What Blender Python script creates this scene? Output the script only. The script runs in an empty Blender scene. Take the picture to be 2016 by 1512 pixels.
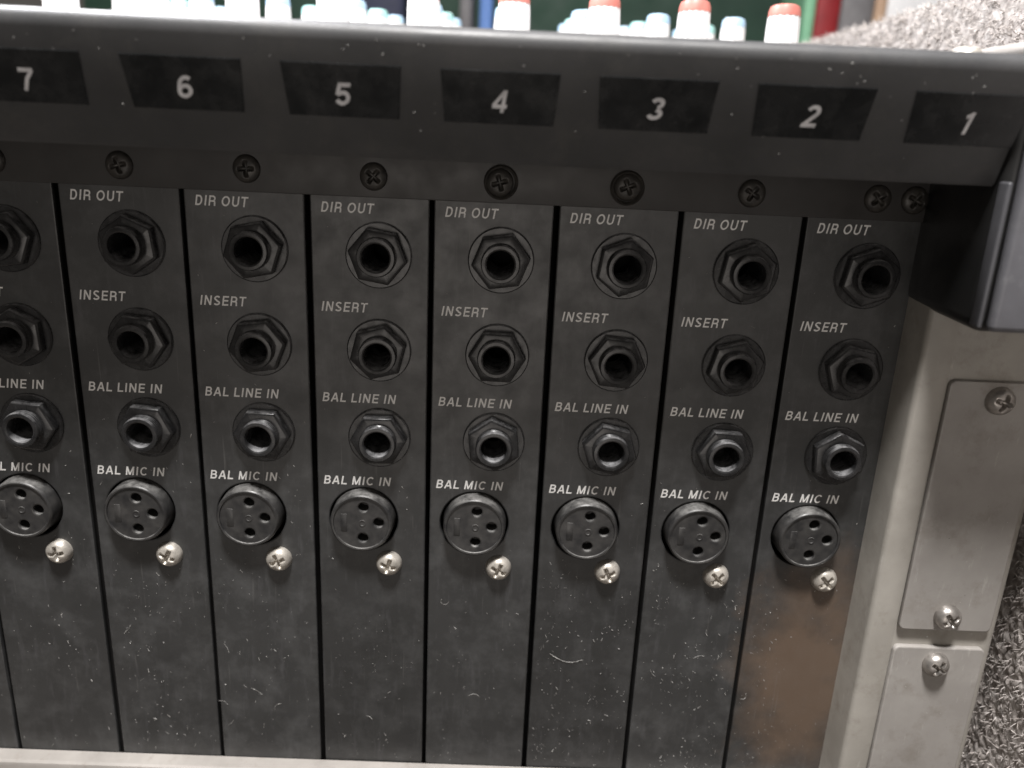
import bpy, bmesh, math, random
from mathutils import Vector, Matrix, noise
random.seed(7)
S = 0.001            # everything below is written in millimetres
Z0 = 185.0           # height of the top of the seams above the case floor
PI = math.pi
scene = bpy.context.scene
C = scene.collection

# ------------------------------------------------------------------ camera, light, exposure
def P(x, y, z): return Vector((x*S, y*S, (z+Z0)*S))
def L(x, y, z): return Vector((x*S, y*S, z*S))

cam_d = bpy.data.cameras.new('camera')
cam = bpy.data.objects.new('camera', cam_d); C.objects.link(cam); scene.camera = cam
pitch, yaw, roll = 0.300165, 0.0140129, -0.0465322
fwd = Vector((math.sin(yaw)*math.cos(pitch), math.cos(yaw)*math.cos(pitch), -math.sin(pitch)))
rgt = Vector((math.cos(yaw), -math.sin(yaw), 0)); dwn = fwd.cross(rgt)
rr = rgt*math.cos(roll) + dwn*math.sin(roll); dd = dwn*math.cos(roll) - rgt*math.sin(roll)
M = Matrix((rr, -dd, -fwd)).transposed().to_4x4()
M.translation = P(18.345, -199.01, 17.05)
cam.matrix_world = M
cam_d.sensor_width = 36; cam_d.lens = 1600/2016*36
cam_d.clip_start = 0.01; cam_d.clip_end = 50
cam_d.dof.use_dof = True; cam_d.dof.focus_distance = 0.205; cam_d.dof.aperture_fstop = 11

w = bpy.data.worlds.new('World'); scene.world = w; w.use_nodes = True
bg = w.node_tree.nodes['Background']; bg.inputs[0].default_value = (1.0, 0.91, 0.82, 1); bg.inputs[1].default_value = 0.09

def area(name, loc, target, size, power, col, spread=PI):
    d = bpy.data.lights.new(name, 'AREA'); d.energy = power; d.color = col; d.shape = 'DISK'; d.size = size; d.spread = spread
    o = bpy.data.objects.new(name, d); C.objects.link(o); o.location = loc
    o.rotation_euler = (target-loc).to_track_quat('-Z', 'Y').to_euler(); return o
area('ceiling_lamp', P(0, -305, 790), P(20, 0, -90), 0.16, 19.5, (1.0, 0.975, 0.955))
area('console_lamp', P(-250, 130, 400), P(-90, 70, 40), 0.14, 2.5, (0.97, 0.97, 1.0), math.radians(100))
area('room_fill', P(-60, -1300, -230), P(0, 0, -20), 0.8, 2.7, (1.0, 0.92, 0.85))  # added fill for sheen on the upper panel, like floor bounce; no real lamp

vs = scene.view_settings
vs.view_transform = 'Standard'; vs.look = 'None'; vs.exposure = 0.0; vs.gamma = 1.0

# ------------------------------------------------------------------ materials
def newmat(name):
    m = bpy.data.materials.new(name); m.use_nodes = True
    return m, m.node_tree, m.node_tree.nodes['Principled BSDF']
def N(nt, t, **kw):
    n = nt.nodes.new(t)
    for k, v in kw.items(): setattr(n, k, v)
    return n
def noise_tex(nt, scale, detail=4, rough=0.6, stretch=None):
    g = N(nt, 'ShaderNodeNewGeometry'); src = g.outputs['Position']
    if stretch:
        mp = N(nt, 'ShaderNodeMapping'); mp.inputs['Scale'].default_value = stretch
        nt.links.new(src, mp.inputs[0]); src = mp.outputs[0]
    n = N(nt, 'ShaderNodeTexNoise'); n.inputs['Scale'].default_value = scale
    n.inputs['Detail'].default_value = detail; n.inputs['Roughness'].default_value = rough
    nt.links.new(src, n.inputs['Vector']); return n.outputs['Fac']
def ramp(nt, fac, stops):
    r = N(nt, 'ShaderNodeValToRGB'); e = r.color_ramp.elements
    while len(e) < len(stops): e.new(0.5)
    for i, (p, c) in enumerate(stops):
        e[i].position = p; e[i].color = (c, c, c, 1) if not isinstance(c, tuple) else (*c, 1)
    nt.links.new(fac, r.inputs[0]); return r.outputs[0]
def mix(nt, fac, a, b):
    m = N(nt, 'ShaderNodeMix', data_type='RGBA')
    for s, v in ((m.inputs[0], fac), (m.inputs[6], a), (m.inputs[7], b)):
        if hasattr(v, 'is_linked'): nt.links.new(v, s)
        elif isinstance(v, tuple): s.default_value = (*v, 1)
        else: s.default_value = v
    return m.outputs[2]
def bump(nt, b, fac, strength, dist):
    n = N(nt, 'ShaderNodeBump'); n.inputs['Strength'].default_value = strength; n.inputs['Distance'].default_value = dist*S
    nt.links.new(fac, n.inputs['Height']); nt.links.new(n.outputs[0], b.inputs['Normal'])
def surf(name, c1, c2, scale, r1=0.4, r2=0.55, metal=0.0, fine=3500, bst=0.15, bd=0.05, spec=0.5, lo=0.35, hi=0.7):
    m, nt, b = newmat(name)
    f = noise_tex(nt, scale, 5)
    nt.links.new(ramp(nt, f, [(lo, c1), (hi, c2)]), b.inputs['Base Color'])
    nt.links.new(ramp(nt, noise_tex(nt, scale*2.3, 4), [(0.3, r1), (0.7, r2)]), b.inputs['Roughness'])
    b.inputs['Metallic'].default_value = metal; b.inputs['Specular IOR Level'].default_value = spec
    if bst: bump(nt, b, noise_tex(nt, fine, 2), bst, bd)
    return m

# black enamelled sheet of the channel strips: dust film, vertical wiping marks, fine specks, brown patch low on one strip
def strip_material():
    m, nt, b = newmat('black_enamel')
    col = ramp(nt, noise_tex(nt, 60, 5), [(0.3, (0.0245, 0.0250, 0.0252)), (0.75, (0.037, 0.0375, 0.0378))])
    film = ramp(nt, noise_tex(nt, 95, 6, 0.68), [(0.47, 0.0), (0.60, 0.35), (0.78, 0.85)])
    col = mix(nt, film, col, (0.080, 0.081, 0.082))
    streak = ramp(nt, noise_tex(nt, 420, 5, 0.7, (1.0, 1.0, 0.16)), [(0.55, 0.0), (0.78, 0.6)])
    col = mix(nt, streak, col, (0.085, 0.085, 0.09))
    # an uneven brown patch with its own outline low on the strip beside the end cheek
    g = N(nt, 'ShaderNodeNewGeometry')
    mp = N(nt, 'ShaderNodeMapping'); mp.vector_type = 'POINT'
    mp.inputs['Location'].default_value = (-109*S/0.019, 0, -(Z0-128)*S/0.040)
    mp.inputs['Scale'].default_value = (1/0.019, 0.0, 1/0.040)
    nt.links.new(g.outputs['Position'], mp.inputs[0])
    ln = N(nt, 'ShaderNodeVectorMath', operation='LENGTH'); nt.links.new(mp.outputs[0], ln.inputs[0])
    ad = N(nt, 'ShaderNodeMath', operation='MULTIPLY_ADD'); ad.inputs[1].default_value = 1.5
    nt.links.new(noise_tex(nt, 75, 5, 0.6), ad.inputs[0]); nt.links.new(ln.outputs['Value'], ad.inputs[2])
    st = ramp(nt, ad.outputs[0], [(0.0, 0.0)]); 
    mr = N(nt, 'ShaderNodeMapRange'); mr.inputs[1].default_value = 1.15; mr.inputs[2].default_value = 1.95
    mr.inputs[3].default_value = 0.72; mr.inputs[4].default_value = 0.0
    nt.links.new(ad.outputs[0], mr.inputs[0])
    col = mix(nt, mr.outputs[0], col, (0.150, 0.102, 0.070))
    speck = ramp(nt, noise_tex(nt, 2600, 2, 0.5), [(0.72, 0.0), (0.80, 0.5)])
    col = mix(nt, speck, col, (0.22, 0.21, 0.2))
    # long fine wipe scratches and a difference in wear from strip to strip
    scr = ramp(nt, noise_tex(nt, 900, 3, 0.6, (1.0, 1.0, 0.035)), [(0.66, 0.0), (0.74, 0.35)])
    col = mix(nt, scr, col, (0.16, 0.155, 0.15))
    oi = N(nt, 'ShaderNodeObjectInfo'); hs = N(nt, 'ShaderNodeHueSaturation')
    mv = N(nt, 'ShaderNodeMapRange'); mv.inputs[3].default_value = 0.82; mv.inputs[4].default_value = 1.18
    nt.links.new(oi.outputs['Random'], mv.inputs[0]); nt.links.new(mv.outputs[0], hs.inputs['Value']); nt.links.new(col, hs.inputs['Color'])
    col = hs.outputs[0]
    nt.links.new(col, b.inputs['Base Color'])
    nt.links.new(ramp(nt, noise_tex(nt, 130, 5), [(0.3, 0.34), (0.7, 0.50)]), b.inputs['Roughness'])
    b.inputs['Specular IOR Level'].default_value = 0.7
    bump(nt, b, noise_tex(nt, 3000, 3), 0.22, 0.06)
    return m
def dust_and_glint(m, col, amt, lo=0.45, hi=0.95):  # dust tint on upward faces, doubling as highlights painted into the colour
    nt = m.node_tree; b = nt.nodes['Principled BSDF']; src = b.inputs['Base Color'].links[0].from_socket
    g = N(nt, 'ShaderNodeNewGeometry'); sp = N(nt, 'ShaderNodeSeparateXYZ'); nt.links.new(g.outputs['Normal'], sp.inputs[0])
    mr = N(nt, 'ShaderNodeMapRange'); mr.inputs[1].default_value = lo; mr.inputs[2].default_value = hi; nt.links.new(sp.outputs[2], mr.inputs[0])
    mu = N(nt, 'ShaderNodeMath', operation='MULTIPLY'); nt.links.new(mr.outputs[0], mu.inputs[0])
    nt.links.new(ramp(nt, noise_tex(nt, 330, 4, 0.7), [(0.36, 0.12*amt), (0.62, amt)]), mu.inputs[1])
    nt.links.new(mix(nt, mu.outputs[0], src, col), b.inputs['Base Color'])
def grime(m, scale, col, amt, lo=0.5, hi=0.72, stretch=None):
    nt = m.node_tree; b = nt.nodes['Principled BSDF']; src = b.inputs['Base Color'].links[0].from_socket
    f = ramp(nt, noise_tex(nt, scale, 6, 0.72, stretch), [(lo, 0.0), (hi, amt)])
    nt.links.new(mix(nt, f, src, col), b.inputs['Base Color'])
MAT = {}
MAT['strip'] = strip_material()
MAT['fascia'] = surf('textured_black_metal', (0.048, 0.049, 0.051), (0.072, 0.072, 0.074), 45, 0.42, 0.56, fine=2600, bst=0.3, bd=0.08)
MAT['rail'] = surf('rail_black', (0.040, 0.038, 0.037), (0.060, 0.057, 0.055), 60, 0.4, 0.55, fine=3000, bst=0.2)
MAT['gloss'] = surf('gloss_black_plate', (0.006, 0.007, 0.008), (0.014, 0.015, 0.016), 90, 0.16, 0.34, bst=0.0)
MAT['dark'] = surf('dark_inside', (0.004, 0.004, 0.004), (0.008, 0.008, 0.008), 50, 0.7, 0.8, bst=0)
MAT['plastic'] = surf('black_plastic', (0.015, 0.015, 0.016), (0.045, 0.045, 0.046), 210, 0.17, 0.36, bst=0.12, lo=0.3, hi=0.75)
MAT['xlr'] = surf('black_socket_plastic', (0.020, 0.020, 0.021), (0.060, 0.058, 0.056), 260, 0.3, 0.48, fine=2500, bst=0.25)
MAT['block'] = surf('black_end_plastic', (0.012, 0.012, 0.012), (0.022, 0.022, 0.022), 80, 0.3, 0.45, fine=2000, bst=0.2)
MAT['print'] = surf('white_screen_print', (0.78, 0.77, 0.755), (0.90, 0.89, 0.87), 700, 0.5, 0.6, bst=0, lo=0.25, hi=0.55)
MAT['number'] = surf('white_number_print', (0.56, 0.55, 0.56), (0.80, 0.79, 0.80), 500, 0.45, 0.55, bst=0)
MAT['screw'] = surf('dusty_nickel', (0.36, 0.335, 0.30), (0.66, 0.62, 0.56), 420, 0.30, 0.5, metal=0.45, fine=2500, bst=0.25)
MAT['cscrew'] = surf('dull_nickel', (0.30, 0.28, 0.26), (0.50, 0.47, 0.44), 420, 0.28, 0.45, metal=0.75, fine=2500, bst=0.25)
MAT['dscrew'] = surf('blackened_screw', (0.030, 0.028, 0.026), (0.060, 0.054, 0.047), 500, 0.35, 0.55, metal=0.2, bst=0.2)
MAT['cheek'] = surf('grey_beige_paint', (0.31, 0.292, 0.262), (0.405, 0.383, 0.348), 55, 0.4, 0.55, fine=2200, bst=0.22, bd=0.06)
MAT['plate'] = surf('grey_cover_paint', (0.295, 0.277, 0.26), (0.375, 0.357, 0.336), 50, 0.34, 0.5, fine=2200, bst=0.2, bd=0.06)
MAT['flange'] = surf('pale_grey_paint', (0.30, 0.28, 0.26), (0.38, 0.355, 0.33), 70, 0.4, 0.55, fine=2200, bst=0.2)
MAT['cap'] = surf('blue_grey_plastic', (0.10, 0.10, 0.11), (0.145, 0.145, 0.16), 60, 0.34, 0.5, fine=2000, bst=0.25)
MAT['trim'] = surf('dark_grey_trim', (0.06, 0.06, 0.065), (0.10, 0.10, 0.11), 60, 0.3, 0.45)
MAT['top'] = surf('grey_top_paint', (0.33, 0.34, 0.35), (0.42, 0.43, 0.44), 40, 0.4, 0.5, bst=0.1)
MAT['wknob'] = surf('white_knob', (0.72, 0.71, 0.70), (0.80, 0.79, 0.78), 90, 0.35, 0.45, bst=0)
MAT['redcap'] = surf('red_cap', (0.50, 0.17, 0.14), (0.60, 0.23, 0.19), 90, 0.35, 0.45, bst=0)
MAT['bluecap'] = surf('pale_blue_cap', (0.36, 0.52, 0.68), (0.44, 0.60, 0.74), 90, 0.35, 0.45, bst=0)
MAT['tealcap'] = surf('pale_teal_cap', (0.32, 0.58, 0.55), (0.40, 0.66, 0.62), 90, 0.35, 0.45, bst=0)
MAT['board'] = surf('carpet_backing', (0.30, 0.275, 0.26), (0.46, 0.425, 0.40), 400, 0.9, 1.0, fine=1200, bst=0.6, bd=0.6, spec=0.1)
MAT['basewood'] = surf('dark_stained_board', (0.035, 0.028, 0.022), (0.06, 0.048, 0.038), 30, 0.6, 0.8)
MAT['green'] = surf('dark_green_board', (0.010, 0.035, 0.022), (0.022, 0.060, 0.038), 12, 0.6, 0.8, bst=0.1)
MAT['bind_red'] = surf('red_cloth', (0.20, 0.010, 0.014), (0.28, 0.018, 0.022), 60, 0.5, 0.65, bst=0.2)
MAT['bind_green'] = surf('pale_green_cloth', (0.18, 0.42, 0.26), (0.26, 0.52, 0.33), 60, 0.5, 0.65, bst=0.2)
MAT['bind_grey'] = surf('grey_cloth', (0.13, 0.125, 0.13), (0.19, 0.185, 0.19), 60, 0.5, 0.65, bst=0.2)
MAT['bind_tan'] = surf('tan_card', (0.42, 0.28, 0.19), (0.50, 0.35, 0.24), 60, 0.6, 0.75, bst=0.2)
MAT['bind_white'] = surf('white_card', (0.70, 0.70, 0.71), (0.78, 0.78, 0.79), 60, 0.5, 0.65, bst=0.1)
MAT['bind_blue'] = surf('blue_cloth', (0.10, 0.20, 0.48), (0.14, 0.26, 0.58), 60, 0.5, 0.65, bst=0.1)
MAT['bind_navy'] = surf('navy_cloth', (0.012, 0.015, 0.04), (0.02, 0.025, 0.06), 60, 0.5, 0.65, bst=0.1)
MAT['paper'] = surf('paper_edges', (0.60, 0.58, 0.53), (0.70, 0.68, 0.62), 300, 0.8, 0.9, bst=0)
def dust_material():
    m, nt, b = newmat('dust_grains')
    col = ramp(nt, noise_tex(nt, 900, 1), [(0.3, (0.14, 0.13, 0.12)), (0.5, (0.30, 0.29, 0.28)), (0.72, (0.66, 0.65, 0.62))])
    nt.links.new(col, b.inputs['Base Color']); b.inputs['Roughness'].default_value = 0.6
    return m
MAT['dust'] = dust_material()
for k in ('cheek', 'plate'):
    grime(MAT[k], 85, (0.17, 0.145, 0.115), 0.55, 0.52, 0.75); grime(MAT[k], 700, (0.12, 0.10, 0.08), 0.6, 0.66, 0.74)
    grime(MAT[k], 500, (0.55, 0.53, 0.50), 0.5, 0.62, 0.74, (1.0, 1.0, 0.2))
grime(MAT['fascia'], 120, (0.10, 0.097, 0.092), 0.5, 0.52, 0.75); grime(MAT['fascia'], 800, (0.16, 0.15, 0.14), 0.5, 0.66, 0.75, (0.3, 1.0, 1.0))
grime(MAT['gloss'], 160, (0.05, 0.05, 0.05), 0.5, 0.5, 0.75)
grime(MAT['cap'], 250, (0.22, 0.22, 0.23), 0.5, 0.55, 0.75); grime(MAT['flange'], 300, (0.22, 0.19, 0.16), 0.6, 0.55, 0.75)
dust_and_glint(MAT['plastic'], (0.42, 0.42, 0.43), 0.9); dust_and_glint(MAT['xlr'], (0.30, 0.295, 0.285), 0.75); dust_and_glint(MAT['screw'], (0.62, 0.58, 0.52), 0.7, 0.1, 0.8)
def fibre_material():
    m, nt, b = newmat('carpet_fibre')
    col = ramp(nt, noise_tex(nt, 300, 4, 0.75), [(0.30, (0.30, 0.265, 0.245)), (0.52, (0.46, 0.42, 0.395)), (0.74, (0.74, 0.70, 0.67))])
    nt.links.new(col, b.inputs['Base Color']); b.inputs['Roughness'].default_value = 0.7
    return m
MAT['fibre'] = fibre_material()

# ------------------------------------------------------------------ helpers
def finish(me, mat, smooth=None):
    me.materials.clear(); me.materials.append(MAT[mat] if isinstance(mat, str) else mat)
    if smooth is not None:
        for p in me.polygons: p.use_smooth = True
        if smooth < PI: me.set_sharp_from_angle(angle=smooth)
    me.update(); return me
def obj(name, me, parent=None, loc=(0, 0, 0), rot=(0, 0, 0), label=None):
    o = bpy.data.objects.new(name, me); C.objects.link(o)
    o.location = loc; o.rotation_euler = rot
    if parent: o.parent = parent
    if label: o['label'] = label
    return o
def thing(name, label, cat, group=None, loc=(0, 0, 0)):
    o = bpy.data.objects.new(name, None); C.objects.link(o); o.location = loc
    o['label'] = label; o['category'] = cat
    if group: o['group'] = group
    return o
def bm_mesh(name, bm, mat, smooth=None):
    bmesh.ops.recalc_face_normals(bm, faces=bm.faces)
    me = bpy.data.meshes.new(name); bm.to_mesh(me); bm.free(); return finish(me, mat, smooth)
def box_mesh(name, x0, x1, y0, y1, z0, z1, mat, bev=0.0, seg=2):
    bm = bmesh.new(); bmesh.ops.create_cube(bm, size=1)
    for v in bm.verts:
        v.co = Vector((x0 if v.co.x < 0 else x1, y0 if v.co.y < 0 else y1, z0 if v.co.z < 0 else z1))*S
    if bev: bmesh.ops.bevel(bm, geom=list(bm.edges), offset=bev*S, segments=seg, affect='EDGES', profile=0.5)
    return bm_mesh(name, bm, mat, math.radians(40) if bev else None)
def lathe(name, prof, mat, n=40, angle=35, cap=True):
    """prof: (radius, y) list; axis is Y; front is -Y"""
    bm = bmesh.new(); rings = []
    for r, y in prof:
        if r < 1e-6: rings.append([bm.verts.new((0, y*S, 0))])
        else: rings.append([bm.verts.new((r*S*math.cos(2*PI*k/n), y*S, r*S*math.sin(2*PI*k/n))) for k in range(n)])
    for a, b in zip(rings, rings[1:]):
        for k in range(n):
            q = [a[k % len(a)], a[(k+1) % len(a)], b[(k+1) % len(b)], b[k % len(b)]]
            u = []
            for v in q:
                if v not in u: u.append(v)
            if len(u) > 2: bm.faces.new(u)
    return bm_mesh(name, bm, mat, math.radians(angle))
def prism_x(name, prof, x0, x1, mat, angle=25, nx=1):
    """profile in (y, z) mm extruded along x"""
    bm = bmesh.new(); cols = []
    for i in range(nx+1):
        x = x0+(x1-x0)*i/nx
        cols.append([bm.verts.new((x*S, y*S, z*S)) for y, z in prof])
    n = len(prof)
    for a, b in zip(cols, cols[1:]):
        for k in range(n): bm.faces.new((a[k], a[(k+1) % n], b[(k+1) % n], b[k]))
    bm.faces.new(cols[0]); bm.faces.new(cols[-1][::-1])
    return bm_mesh(name, bm, mat, math.radians(angle))
def prism_z(name, prof, z0, z1, mat, angle=25):
    bm = bmesh.new()
    a = [bm.verts.new((x*S, y*S, z0*S)) for x, y in prof]; b = [bm.verts.new((x*S, y*S, z1*S)) for x, y in prof]
    n = len(prof)
    for k in range(n): bm.faces.new((a[k], a[(k+1) % n], b[(k+1) % n], b[k]))
    bm.faces.new(a); bm.faces.new(b[::-1])
    return bm_mesh(name, bm, mat, math.radians(angle))
def curve_to_mesh(cu):
    o = bpy.data.objects.new('tmp', cu); C.objects.link(o)
    bpy.context.view_layer.update()
    me = bpy.data.meshes.new_from_object(o.evaluated_get(bpy.context.evaluated_depsgraph_get()))
    bpy.data.objects.remove(o); bpy.data.curves.remove(cu); return me
def circle(cx, cz, r, n=40): return [(cx+r*math.cos(2*PI*k/n), cz+r*math.sin(2*PI*k/n)) for k in range(n)]
def plate(name, loops, thick, bev, mat, y_front=0.0):
    """sheet in the xz plane with holes; loops[0] is the outline; its front lies at y_front"""
    cu = bpy.data.curves.new(name, 'CURVE'); cu.dimensions = '2D'; cu.fill_mode = 'BOTH'
    cu.extrude = max(thick/2-bev, 0.001)*S; cu.bevel_depth = bev*S; cu.bevel_resolution = 1
    for lp in loops:
        sp = cu.splines.new('POLY'); sp.points.add(len(lp)-1); sp.use_cyclic_u = True
        for p, (x, z) in zip(sp.points, lp): p.co = (x*S, z*S, 0, 1)
    me = curve_to_mesh(cu)
    for v in me.vertices:
        x, y, z = v.co; v.co = (x, -z+(y_front+thick/2)*S, y)
    me.name = name
    return finish(me, mat, math.radians(30))
def arc(cx, cy, rx, ry, a0, a1, n=9):
    return [(cx+rx*math.cos(math.radians(a0+(a1-a0)*k/n)), cy+ry*math.sin(math.radians(a0+(a1-a0)*k/n))) for k in range(n+1)]
def glyphs(t):
    """centre lines of upright sans letters, cap height 1, stroke width t; returns (advance, strokes)"""
    h = t/2; T = 1-h; B = h; g = {}
    def bowl(x, xr, y0, y1): 
        r = (y1-y0)/2; rx = min(r, xr-x)
        return [(x, y1)]+arc(xr-rx, y1-r, rx, r, 90, -90, 12)+[(x, y0)]
    g['D'] = (.86, [[(.08+h, 0), (.08+h, 1)], [(.08+h, T)]+arc(.42, .5, .36-h, .5-h, 90, -90, 14)+[(.08+h, B)]])
    g['I'] = (.34, [[(.17, 0), (.17, 1)]])
    g['R'] = (.86, [[(.08+h, 0), (.08+h, 1)], bowl(.08+h, .76-h, .46, T), [(.48, .46)]+arc(.56, .30, .14, .16, 90, 0, 4)+[(.72, 0)]])
    g['O'] = (.98, [arc(.49, .5, .43-h, .5-h, 90, 450, 28)])
    g['U'] = (.88, [[(.08+h, 1), (.08+h, .34)]+arc(.44, .34, .36-h, .34-h, 180, 360, 12)+[(.80-h, 1)]])
    g['T'] = (.76, [[(.02, T), (.74, T)], [(.38, T), (.38, 0)]])
    g['N'] = (.90, [[(.08+h, 0), (.08+h, 1)], [(.82-h, 0), (.82-h, 1)], [(.08+h*1.1, 1-h*.3), (.82-h*1.1, h*.3)]])
    g['S'] = (.82, [arc(.41, .735, .33-h, .265-h, 25, 250, 12)+arc(.41, .255, .35-h, .255-h, 80, -160, 13)])
    g['E'] = (.78, [[(.08+h, 0), (.08+h, 1)], [(.08+h, T), (.72, T)], [(.08+h, .51), (.68, .51)], [(.08+h, B), (.73, B)]])
    g['B'] = (.84, [[(.08+h, 0), (.08+h, 1)], bowl(.08+h, .72-h, .52, T), bowl(.08+h, .77-h, B, .52)])
    g['A'] = (.84, [[(.02+h*.8, 0), (.42-h*.2, 1-h*.2)], [(.82-h*.8, 0), (.42+h*.2, 1-h*.2)], [(.18, .32), (.66, .32)]])
    g['L'] = (.70, [[(.08+h, 0), (.08+h, 1)], [(.08+h, B), (.68, B)]])
    g['M'] = (1.02, [[(.08+h, 0), (.08+h, 1)], [(.94-h, 0), (.94-h, 1)], [(.08+h*1.2, 1-h*.3), (.51, h*.5)], [(.94-h*1.2, 1-h*.3), (.51, h*.5)]])
    g['C'] = (.90, [arc(.47, .5, .41-h, .5-h, 42, 318, 22)])
    g[' '] = (.30, [])
    g['1'] = (.6, [[(.40, 0), (.40, 1)], [(.38, T-.02), (.30, .86), (.12, .78)]])
    g['2'] = (.8, [arc(.40, .70, .32-h, .30-h, 165, -30, 10)+[(.12+h, .17), (.08+h, B)], [(.06, B), (.74, B)]])
    g['3'] = (.8, [arc(.39, .735, .31-h, .265-h, 160, -80, 11), arc(.39, .27, .34-h, .27-h, 85, -165, 12)])
    g['4'] = (.8, [[(.58, 0), (.58, 1)], [(.56, 1-h*.5), (.08, .30)], [(.04, .28), (.78, .28)]])
    g['5'] = (.8, [[(.68, T), (.20, T), (.14, .46)], [(.14, .48)]+arc(.39, .33, .34-h, .33-h, 130, -160, 13)])
    g['6'] = (.8, [arc(.40, .32, .34-h, .32-h, 90, 450, 20), arc(.42, .60, .36-h, .40-h, 50, 180, 9)+[(.06+h, .32)]])
    g['7'] = (.8, [[(.06, T), (.74, T)], [(.71, 1-h), (.45, .52), (.34, 0)]])
    return g
def text_mesh(name, txt, width, height, mat, shear=0.17, weight=0.17, gap=0.09):
    """flat printed letters in the xz plane, lower left corner at the origin, a hair proud towards -y"""
    G = glyphs(weight); verts = []; faces = []; x = 0; lift = 0
    for ch in txt:
        adv, strokes = G[ch]
        for st in strokes:
            st = [Vector((a+x, b)) for a, b in st]; st = [p for i, p in enumerate(st) if i == 0 or (p-st[i-1]).length > 1e-4]
            closed = len(st) > 4 and (st[0]-st[-1]).length < 1e-4
            k = len(verts); lift += 1; h = weight/2
            for i, p in enumerate(st):
                a = st[i-1] if i else (st[-2] if closed else None); b = st[i+1] if i+1 < len(st) else (st[1] if closed else None)
                d1 = (p-a).normalized() if a is not None else (b-p).normalized(); d2 = (b-p).normalized() if b is not None else d1
                m = d1+d2; m = m.normalized() if m.length > 1e-3 else d1
                nrm = Vector((-m.y, m.x)); sc = 1/max(0.6, nrm.dot(Vector((-d1.y, d1.x))))
                for sgn in (1, -1): q = p+nrm*h*sc*sgn; verts.append([q.x, q.y, lift % 7])
            for i in range(len(st)-1): faces.append((k+2*i, k+2*i+1, k+2*i+3, k+2*i+2))
        x += adv+gap
    xs = [v[0] for v in verts]; x0, x1 = min(xs), max(xs)
    sx = width/(x1-x0)
    out = [((v[0]-x0)*sx*S+v[1]*height*shear*S, -(0.02+0.003*v[2])*S, v[1]*height*S) for v in verts]
    me = bpy.data.meshes.new(name); me.from_pydata(out, [], faces)
    bm = bmesh.new(); bm.from_mesh(me)
    for f in bm.faces:
        f.normal_update()
        if f.normal.y > 0: f.normal_flip()
    bm.to_mesh(me); bm.free()
    return finish(me, mat)
def screw_mesh(name, R, H, mat, cross=0.62, cw=0.16, depth=0.7, na=56, nr=15):
    """pan head with a pressed cross, axis Y, front -Y"""
    bm = bmesh.new()
    def hgt(x, z):
        r = math.hypot(x, z)/R
        h = H*(max(0.0, 1-r**3.2))**0.55
        a, b = abs(x)/R, abs(z)/R
        def slot(u, v):
            wv = max(0, 1-(v/cw)**4) if v < cw else 0
            return wv*max(0, 1-(u/cross)**3) if u < cross else 0
        return h-depth*H*max(slot(a, b), slot(b, a))
    c = bm.verts.new((0, -hgt(0, 0)*S, 0)); prev = None
    for i in range(1, nr+1):
        r = R*(i/nr)**0.85
        ring = []
        for k in range(na):
            x, z = r*math.cos(2*PI*k/na), r*math.sin(2*PI*k/na)
            ring.append(bm.verts.new((x*S, -hgt(x, z)*S, z*S)))
        for k in range(na):
            if prev is None: bm.faces.new((c, ring[k], ring[(k+1) % na]))
            else: bm.faces.new((prev[k], ring[k], ring[(k+1) % na], prev[(k+1) % na]))
        prev = ring
    low = [bm.verts.new((v.co.x*0.99, 0.4*S, v.co.z*0.99)) for v in prev]
    for k in range(na): bm.faces.new((prev[k], low[k], low[(k+1) % na], prev[(k+1) % na]))
    return bm_mesh(name, bm, mat, math.radians(50))

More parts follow.
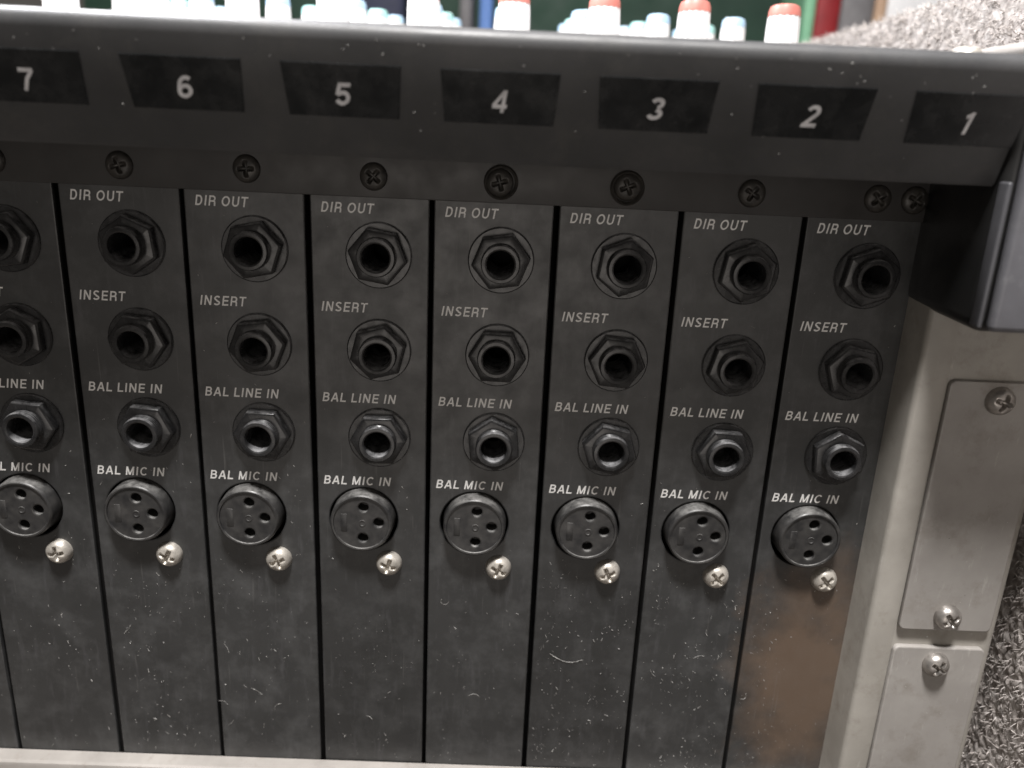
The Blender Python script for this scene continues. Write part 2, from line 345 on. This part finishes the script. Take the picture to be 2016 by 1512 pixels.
# ------------------------------------------------------------------ the carpeted case the console stands in
case = thing('carpeted_case', 'grey carpet covered case with a side wall beside the console', 'case')
obj('side_wall', box_mesh('side_wall', 162, 180, -110, 460, 0, Z0+64.5, 'board', 1.5), case)
obj('base_board', box_mesh('base_board', -420, 420, -110, 900, -18, -0.5, 'basewood', 1.5), case)
def carpet_pile():
    rnd = random.Random(3); verts = []; faces = []
    def tuft(p, n, ln, wd):
        t = Vector((rnd.gauss(0, 1), rnd.gauss(0, 1), rnd.gauss(0, 1)-0.5))
        d = (n*0.8 + t*0.75).normalized(); s = d.cross(Vector((rnd.gauss(0, 1), rnd.gauss(0, 1), rnd.gauss(0, 1)))).normalized()*wd
        u = d.cross(s).normalized()*wd
        bend = t.normalized()*ln*0.4
        k = len(verts)
        mid = p+d*ln*0.55; tip = p+d*ln*0.85+bend
        for c, f in ((p, 1.0), (mid, 0.85)):
            for a in range(3): verts.append(c+(s*math.cos(a*2.094)+u*math.sin(a*2.094))*f)
        verts.append(tip)
        for a in range(3):
            b = (a+1) % 3
            faces.append((k+a, k+b, k+3+b, k+3+a)); faces.append((k+3+a, k+3+b, k+6))
    def field(n, x, y0, y1, z0, z1):
        for _ in range(n):
            tuft(Vector((x, rnd.uniform(y0, y1), rnd.uniform(z0, z1))), Vector((-1, 0, 0)), rnd.uniform(1.2, 3.6), rnd.uniform(0.10, 0.26))
    def felt(y0, y1, z0, z1, st):                    # matted ground of the carpet, lumpy at the scale of single tufts
        ny, nz = int((y1-y0)/st), int((z1-z0)/st); k = len(verts)
        for a in range(ny+1):
            for b in range(nz+1):
                y, z = y0+(y1-y0)*a/ny, z0+(z1-z0)*b/nz
                h = 1.0+0.5*noise.noise(Vector((y*0.45, z*0.45, 0)))+0.3*noise.noise(Vector((y*1.3, z*0.9, 5)))+rnd.uniform(-0.16, 0.16)
                verts.append(Vector((162.0-max(0.15, h), y+rnd.uniform(-.14, .14), z+rnd.uniform(-.14, .14))))
        for a in range(ny):
            for b in range(nz):
                q = k+a*(nz+1)+b; faces.append((q, q+1, q+nz+2, q+nz+1))
    felt(-45, 60, Z0-172, Z0-40, 0.62); felt(-30, 330, Z0+22, Z0+64.5, 0.8)
    field(7000, 161.4, -40, 60, Z0-170, Z0-40)       # beside the cheek
    field(9000, 161.4, -30, 330, Z0+22, Z0+64.5)       # above the top of the console
    for _ in range(3500):                            # top edge of the wall
        tuft(Vector((rnd.uniform(162, 167), rnd.uniform(20, 420), Z0+64.5)), Vector((-0.4, 0, 1)), rnd.uniform(1.5, 3.8), rnd.uniform(0.12, 0.30))
    me = bpy.data.meshes.new('carpet_pile'); me.from_pydata([v*S for v in verts], [], faces)
    return finish(me, 'fibre', PI)
pile = obj('carpet_pile', carpet_pile(), case); pile['kind'] = 'stuff'

# ------------------------------------------------------------------ mixing console
console = thing('mixing_console', 'rear of a black mixing console with rows of jack and microphone sockets', 'mixing console')
XL, XR = -152, 118.6
obj('chassis', box_mesh('chassis', XL, 150, 20, 330, 3, Z0+30, 'dark', 0.8), console)
obj('bottom_flange', prism_x('bottom_flange', [(-0.25, -183), (-4.6, -183), (-5.2, -182.4), (-5.2, -166.0), (-4.9, -165.1), (-4.2, -164.6), (-0.25, -164.4)], XL, XR-0.4, 'flange'), console, P(0, 0, 0))
obj('rear_shield', box_mesh('rear_shield', XL, 118, 19.4, 19.95, 4, Z0+29, 'dark'), console)
rail = obj('screw_rail', box_mesh('screw_rail', XL, 118.2, -1.0, 9, 0.7, 18, 'rail', 0.3), console, P(0, 0, 0))

# fascia: leaning lip with a rounded upper edge
prof = [(0, 10.6), (-29.6, 10.9), (-30.3, 11.6)]
z = 31.8; y = -30.3-0.355*(z-11.6); prof.append((y, z))
for k in range(1, 9):
    a = math.radians(-19.5+ (92+19.5)*k/8)
    a0 = math.radians(-19.5)
    cy, cz = y+2.6*math.cos(a0), z-2.6*math.sin(a0)
    prof.append((cy-2.6*math.cos(a), cz+2.6*math.sin(a)))
prof += [(-8, prof[-1][1]+0.8), (-8, 20), (0, 20)]
fascia = obj('fascia', prism_x('fascia', prof, XL, 116.2, 'fascia', 30), console, P(0, 0, 0))
LEAN = math.atan(0.355)
def on_fascia(x, z, out=0.0):
    yy = -30.3-0.355*(z-11.6)
    return L(x, yy-out*math.cos(LEAN), z-out*math.sin(LEAN))
num_plate = plate('number_plate', [[(-11.2, 4.9), (11.2, 4.9), (10.5, -4.9), (-10.5, -4.9)]], 0.5, 0.12, 'gloss', -0.25)
digits = ['8', '7', '6', '5', '4', '3', '2', '1']
for i, dgt in enumerate(digits):
    xc = -104.2+30*i
    obj('number_plate', num_plate, fascia, on_fascia(xc, 23.2), (LEAN, 0, 0))
    if dgt != '8':
        wd = 1.5 if dgt == '1' else 2.9
        o = obj('number_print', text_mesh('number_print', dgt, wd, 4.3, 'number', 0.17, 0.18), fascia, on_fascia(xc-0.3-wd/2, 20.6, 0.27), (LEAN, 0, 0))
        o['label'] = 'white printed number %s on a dark plate' % dgt

# channel strips
W = 14.05
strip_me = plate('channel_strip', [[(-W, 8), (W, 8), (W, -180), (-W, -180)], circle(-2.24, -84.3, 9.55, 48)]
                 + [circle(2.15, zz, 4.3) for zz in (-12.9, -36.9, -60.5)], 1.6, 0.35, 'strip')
side_me = box_mesh('folded_edge', -0.5, 0.5, 1.4, 19, -180, 8, 'rail')
washer_me = lathe('washer', [(4.4, 0.2), (8.0, 0.2), (8.1, 0), (8.1, -0.5), (7.8, -0.75), (4.4, -0.75)], 'plastic', 48)
def nut_mesh():
    bm = bmesh.new(); n = 6; R = 7.3
    def ring(r, y): return [bm.verts.new((r*S*math.cos(2*PI*k/n), y*S, r*S*math.sin(2*PI*k/n))) for k in range(n)]
    A = [ring(R, -0.7), ring(R, -2.7), ring(R-0.55, -3.15), ring(4.2, -3.15)]
    for a, b in zip(A, A[1:]):
        for k in range(n): bm.faces.new((a[k], a[(k+1) % n], b[(k+1) % n], b[k]))
    bmesh.ops.bevel(bm, geom=[e for e in bm.edges if len(e.link_faces) == 2], offset=0.16*S, segments=1, affect='EDGES')
    return bm_mesh('hex_nut', bm, 'plastic', math.radians(28))
nut_me = nut_mesh()
bp = [(4.2, 1.0), (4.75, 0)]
yy = -3.0
bp += [(4.75, -3.0)]
for k in range(3):
    bp += [(4.75, yy-0.12), (4.45, yy-0.38), (4.75, yy-0.64)]; yy -= 0.68
bp += [(4.7, -5.3), (4.45, -5.7), (3.75, -5.75), (3.4, -5.55), (3.25, -5.0), (3.25, 9.7)]
barrel_me = lathe('jack_barrel', bp, 'plastic', 48, 30)
xlr_prof = [(8.6, 8.5), (8.6, 1.2), (8.4, 0.6), (8.3, -3.0), (8.15, -3.5), (7.8, -3.75), (7.4, -3.7), (7.25, -3.3), (7.25, 0)]
xlr_me = lathe('microphone_socket', xlr_prof, 'xlr', 56, 40)
pins = [(0.6, 4.5), (4.6, 0.2), (0.4, -4.4)]
face_me = plate('socket_face', [circle(0, 0, 7.25, 48)]+[circle(x, z, 1.75, 20) for x, z in pins], 1.4, 0.4, 'xlr', -3.4)
pin_me = lathe('pin_contact', [(1.4, -2.3), (1.4, 1.2), (0.5, 1.4), (0, 1.4)], 'xlr', 18)
mark_me = lathe('moulded_mark', [(1.0, 0.1), (0.95, -0.12), (0.7, -0.14), (0.6, -0.05), (0, -0.02)], 'xlr', 20)
latch_me = box_mesh('latch_tab', -0.9, 0.9, -0.12, 0.3, -2.6, 2.6, 'xlr', 0.2)
screw_me = screw_mesh('strip_screw', 3.55, 2.7, 'screw')
rscrew_me = screw_mesh('rail_screw', 3.3, 1.2, 'dscrew', depth=0.9)
ring_me = lathe('cup_washer', [(3.1, 0.1), (4.0, 0.1), (4.1, -0.3), (3.7, -0.75), (3.2, -0.3)], 'dscrew', 36)
words = [('DIR OUT', 12.5, -2.98, -11.75), ('INSERT', 11.2, -27.3, -12.2), ('BAL LINE IN', 18.6, -51.1, -12.55), ('BAL MIC IN', 17.5, -74.3, -12.75)]
word_me = [text_mesh('lettering', t, wd, 2.45, 'print', 0.17, 0.165) for t, wd, _, _ in words]
rj = random.Random(11)
nut_rot = {}
for i in range(9):
    xc = -135+30*i
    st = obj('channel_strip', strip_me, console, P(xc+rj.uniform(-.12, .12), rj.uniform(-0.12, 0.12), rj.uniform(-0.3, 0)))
    for s in (-1, 1): obj('folded_edge', side_me, st, L(s*(W-0.55), 0, 0))
    for t, (txt, wd, zz, xx) in zip(word_me, words): 
        o = obj('lettering', t, st, L(xx, 0, zz)); o['label'] = 'white printed words ' + txt
    for zz in (-12.9, -36.9, -60.5):
        a = rj.uniform(0, PI/3)
        if zz < -60: a = math.radians((0, 4, 4, 1, -1, 24, 12, 3, 25)[i])
        obj('jack_washer', washer_me, st, L(2.15, 0, zz))
        obj('jack_nut', nut_me, st, L(2.15, 0, zz), (0, a, 0))
        obj('jack_barrel', barrel_me, st, L(2.15+rj.uniform(-.15, .15), 0, zz+rj.uniform(-.15, .15)), (rj.uniform(-.03, .03), 0, rj.uniform(-.03, .03)))
    sx, sz = -2.24+rj.uniform(-.15, .15), -83.9+rj.uniform(-.15, .15)
    obj('microphone_socket', xlr_me, st, L(sx, 0, sz))
    obj('socket_face', face_me, st, L(sx, 0, sz))
    for px, pz in pins: obj('pin_contact', pin_me, st, L(sx+px, 0, sz+pz))
    obj('moulded_mark', mark_me, st, L(sx+0.3, -3.4, sz))
    obj('latch_tab', latch_me, st, L(sx-4.6, -3.4, sz))
    obj('strip_screw', screw_me, st, L(4.73+rj.uniform(-.2, .2), -0.1, -97.3+rj.uniform(-.3, .3)), (0, rj.uniform(0, PI), 0))
    obj('rail_screw', rscrew_me, rail, L(xc+1.3+rj.uniform(-.3, .3), -1.05, 5.8+rj.uniform(-.3, .3)), (0, rj.uniform(0, PI), 0))
    if i in (5, 6): obj('cup_washer', ring_me, rail, L(xc+1.3, -1.05, 5.6))
obj('rail_screw', rscrew_me, rail, L(117.2-2.2, -1.05, 5.8), (0, 0.5, 0))

# end cheek with its two cover plates
cp = [(118.9, 40), (118.4, -10.6), (118.55, -11.2), (118.9, -11.7), (119.5, -12), (125.3, -12), (125.7, -11.8), (125.9, -11.2), (150.8, -11.2), (152.2, -11), (153.3, -10.2), (153.7, -9), (153.7, 40)]
cheek = obj('end_cheek', prism_z('end_cheek', cp, -183, -12, 'cheek', 30), console, P(0, 0, 0))
def rrect(x0, x1, z0, z1, r=1.2, n=4):
    pts = []
    for cx, cz, a0 in ((x1-r, z1-r, 0), (x0+r, z1-r, 90), (x0+r, z0+r, 180), (x1-r, z0+r, 270)):
        for k in range(n+1):
            a = math.radians(a0+90*k/n); pts.append((cx+r*math.cos(a), cz+r*math.sin(a)))
    return pts
obj('cover_plate', plate('cover_plate', [rrect(126.6, 150.3, -103.6, -35.5)], 1.7, 0.4, 'plate', -12.75), cheek)
obj('cover_plate', plate('cover_plate', [rrect(126.6, 150.3, -182, -109.6)], 1.7, 0.4, 'plate', -12.75), cheek)
cscrew_me = screw_me.copy(); cscrew_me.materials[0] = MAT['cscrew']
for (x, z, a) in ((138.7, -39.6, 0.3), (138.2, -99.6, 1.0), (138.0, -114.2, 0.5)):
    obj('cover_screw', cscrew_me, cheek, L(x, -12.8, z), (0, a, 0))

# end block: black housing under the lip with a blue-grey front cap
def end_block_mesh():
    # housing tapers a little towards its front, so that its side can be drawn from the mould
    bm = bmesh.new(); bmesh.ops.create_cube(bm, size=1)
    for v in bm.verts:
        fr = v.co.y < 0
        v.co = Vector(((116.5 if fr else 118.3) if v.co.x < 0 else 150, -33.0 if fr else 6, -19.0 if v.co.z < 0 else 35))*S
    bmesh.ops.bevel(bm, geom=list(bm.edges), offset=3.2*S, segments=5, affect='EDGES', profile=0.5)
    return bm_mesh('end_block', bm, 'block', math.radians(40))
eb = obj('end_block', end_block_mesh(), console, P(0, 0, 0))
obj('front_cap', box_mesh('front_cap', 118.2, 150.5, -36.4, -33.2, -18.0, 35, 'cap', 1.4, 4), eb)
obj('edge_trim', box_mesh('edge_trim', 116.5, 117.6, -34.6, -31.0, -17.6, 12, 'trim', 0.5, 3), eb)
obj('end_cap', box_mesh('end_cap', 117.0, 151, -33.0, 40, 35.2, 38.6, 'flange', 1.6, 4), eb)
obj('cap_screw', screw_me, eb, L(109.5, -22, 35.0), (-PI/2, 0, 0))

# top panel with its rows of knobs
ztop = lambda y: 35.2+0.062*(y+33)
obj('top_panel', prism_x('top_panel', [(-7.8, 31), (-7.8, ztop(-7.8)), (330, ztop(330)), (330, 31)], XL, 118.5, 'top'), console, P(0, 0, 0))
def knob_meshes(R, H, capm):
    n = 30; pr = [(R*1.1, 0.3), (R*1.1, 1.2)]
    bm = bmesh.new()
    def ring(r, z, flute):
        return [bm.verts.new((r*(1-(0.045 if (k % 2 and flute) else 0))*S*math.cos(2*PI*k/n), r*(1-(0.045 if (k % 2 and flute) else 0))*S*math.sin(2*PI*k/n), z*S)) for k in range(n)]
    A = [ring(R*1.12, 0, 0), ring(R*1.12, 2, 0), ring(R*1.02, 2.6, 1), ring(R*0.99, H*0.62, 1), ring(R*0.96, H*0.80, 1), ring(R*0.80, H*0.80+0.2, 0)]
    for a, b in zip(A, A[1:]):
        for k in range(n): bm.faces.new((a[k], a[(k+1) % n], b[(k+1) % n], b[k]))
    bm.faces.new(A[0]); bm.faces.new(A[-1][::-1])
    body = bm_mesh('knob', bm, 'wknob', math.radians(35))
    bm = bmesh.new()
    A = [ring(R*0.96, H*0.80+0.02, 0), ring(R*0.94, H*0.90, 0), ring(R*0.86, H*0.975, 0), ring(R*0.7, H, 0)]
    for a, b in zip(A, A[1:]):
        for k in range(n): bm.faces.new((a[k], a[(k+1) % n], b[(k+1) % n], b[k]))
    bm.faces.new(A[0]); bm.faces.new(A[-1][::-1])
    cap = bm_mesh('knob_cap', bm, capm, math.radians(35))
    bm = bmesh.new(); bmesh.ops.create_cube(bm, size=1)
    for v in bm.verts: v.co = Vector((v.co.x*0.7, v.co.y*R*0.6-R*0.4, v.co.z*0.5+H+0.05))*S
    line = bm_mesh('pointer_line', bm, 'wknob')
    return body, cap, line
rows = [(95, 5.5, 18.0, 'redcap', 2.4), (150, 4.9, 17.2, 'bluecap', -0.6), (205, 4.9, 17.5, 'tealcap', 0.0), (262, 4.9, 18.5, 'bluecap', 0)]
rk = random.Random(5)
for yk, R, H, capm, dx in rows:
    body, cap, line = knob_meshes(R, H, capm)
    for i in range(9):
        xc = -135+30*i+dx
        k = obj('knob', body, console, P(xc, yk, ztop(yk)), (-0.055, 0, 0))
        a = (0, 0, rk.uniform(-2.4, 2.4))
        obj('knob_cap', cap, k, (0, 0, 0), a); obj('pointer_line', line, k, (0, 0, 0), a)

# ------------------------------------------------------------------ things standing beyond the console
def binder(name, label, cat, x, y, wdt, hgt, mat, lean=0.0, depth=60):
    t = thing(name, label, cat, loc=(x*S, y*S, 0)); t.rotation_euler = (0, lean, 0)
    bm = bmesh.new(); n = 8; prof = []
    for k in range(n+1):
        a = PI*k/n; prof.append((-wdt/2*math.cos(a), -3.0*math.sin(a)))
    pr = prof+[(wdt/2, depth), (wdt/2-2, depth), (wdt/2-2, 1), (-wdt/2+2, 1), (-wdt/2+2, depth), (-wdt/2, depth)]
    obj('cover', prism_z('cover', pr, 0, hgt, mat, 30), t)
    obj('pages', box_mesh('pages', -wdt/2+2.6, wdt/2-2.6, 4, depth-4, 4, hgt-5, 'paper', 0.5), t)
    return t
def px(x, y): return x
binder('binder', 'thin pale green upright binder beside the red one beyond the knobs', 'binder', 255.2, 520, 9.5, 345, 'bind_green')
binder('binder', 'red upright binder standing beyond the knobs', 'binder', 270.2, 520, 19.5, 345, 'bind_red')
binder('binder', 'wide grey upright binder between the red one and the tan one', 'binder', 294.0, 520, 26.5, 345, 'bind_grey')
binder('binder', 'thin tan upright binder beside the wide grey one', 'binder', 312.6, 520, 9.5, 345, 'bind_tan')
binder('binder', 'wide white upright binder behind the carpeted wall', 'binder', 345, 520, 54, 345, 'bind_white')
binder('binder', 'light blue upright binder beyond the knobs', 'binder', -6.6, 520, 10.5, 345, 'bind_blue')
binder('binder', 'thin grey upright binder beside the light blue one', 'binder', -23, 520, 10.5, 345, 'bind_grey')
binder('binder', 'dark navy upright binder beyond the knobs', 'binder', -96, 520, 46, 345, 'bind_navy')
bd = obj('backdrop', box_mesh('backdrop', -420, 420, 700, 712, 0, 420, 'green', 1), None); bd['kind'] = 'structure'

# ------------------------------------------------------------------ dust on the console
def dust():
    rd = random.Random(21); verts = []; faces = []
    def grain(p, ln, wd, ang, n=Vector((0, -1, 0))):
        d = Vector((math.cos(ang), rd.uniform(-.25, .05), math.sin(ang))).normalized(); s = d.cross(n).normalized()*wd
        k = len(verts); up = n*wd*0.9
        for q in (p-d*ln/2, p+d*ln/2): verts.extend([q-s, q+s, q+up])
        faces.extend([(k, k+3, k+5, k+2), (k+1, k+2, k+5, k+4), (k, k+2, k+1), (k+3, k+4, k+5), (k, k+1, k+4, k+3)])
    def fibre(pts, wd):
        for a, b in zip(pts, pts[1:]):
            m = (a+b)/2; grain(m, (b-a).length*1.1, wd, math.atan2(b.z-a.z, b.x-a.x))
    def place(x, z):
        for i in range(10):
            xs = -150+30*i
            if abs(x-xs) < 1.6: return False
        return True
    n = 0
    while n < 1350:
        x = rd.uniform(-140, 117.5); z = -rd.uniform(0, 1)**0.75*163
        dens = 0.12 if z > -92 else (0.35+0.65*(x > 30))
        dens *= 0.15+1.7*max(0.0, noise.noise(Vector((x*0.07, 3.1, z*0.05)))+0.25)
        if rd.random() > dens or not place(x, z): continue
        # keep off sockets
        u = (x+150) % 30-15
        if z > -100 and (math.hypot(u-2.15, (z+12.9)) < 9 or math.hypot(u-2.15, z+36.9) < 9 or math.hypot(u-2.15, z+60.5) < 9 or math.hypot(u+2.24, z+84.3) < 10.5 or math.hypot(u-4.7, z+97.4) < 4): continue
        big = rd.random()
        ln = 0.1+0.45*rd.random()**2.2 if big < 0.88 else rd.uniform(0.5, 1.3)
        grain(Vector((x, -0.05, z+Z0)), ln, 0.03+0.08*rd.random()**2, rd.gauss(-1.25, 0.7)); n += 1
    for _ in range(16):      # short curled fibres
        x = rd.uniform(-120, 115); z = rd.uniform(-160, -100); a = rd.uniform(0, 2*PI); p = Vector((x, -0.1, z+Z0)); pts = [p]
        if not place(x, z): continue
        c = rd.gauss(0, .25)
        for k in range(rd.randint(3, 7)):
            a += c+rd.gauss(0, .12); p = p+Vector((math.cos(a), 0, math.sin(a)))*0.55; pts.append(p)
        fibre(pts, 0.05)
    # one longer hair on the strip with the third number
    pts = [Vector((35.5+1.35*k, -0.12, Z0-124.6-2.6*math.sin(PI*(k/7)*0.8))) for k in range(8)]
    fibre(pts, 0.07)
    for _ in range(90):      # grains on the lip
        x = rd.uniform(-120, 116); zz = 12+20.5*rd.random()**0.45
        grain(Vector((x, -30.3-0.355*(zz-11.6)-0.05, zz+Z0)), rd.uniform(0.15, 0.45), rd.uniform(0.04, 0.1), rd.uniform(0, PI))
    for _ in range(60):      # on the cheek plate
        grain(Vector((rd.uniform(128, 149), -12.8, rd.uniform(-165, -60)+Z0)), rd.uniform(0.12, 0.35), rd.uniform(0.03, 0.07), rd.uniform(0, PI))
    me = bpy.data.meshes.new('dust'); me.from_pydata([v*S for v in verts], [], faces)
    return finish(me, 'dust')
du = obj('dust', dust()); du['kind'] = 'stuff'; du['label'] = 'pale dust grains and fibres scattered over the black console panels'; du['category'] = 'dust'
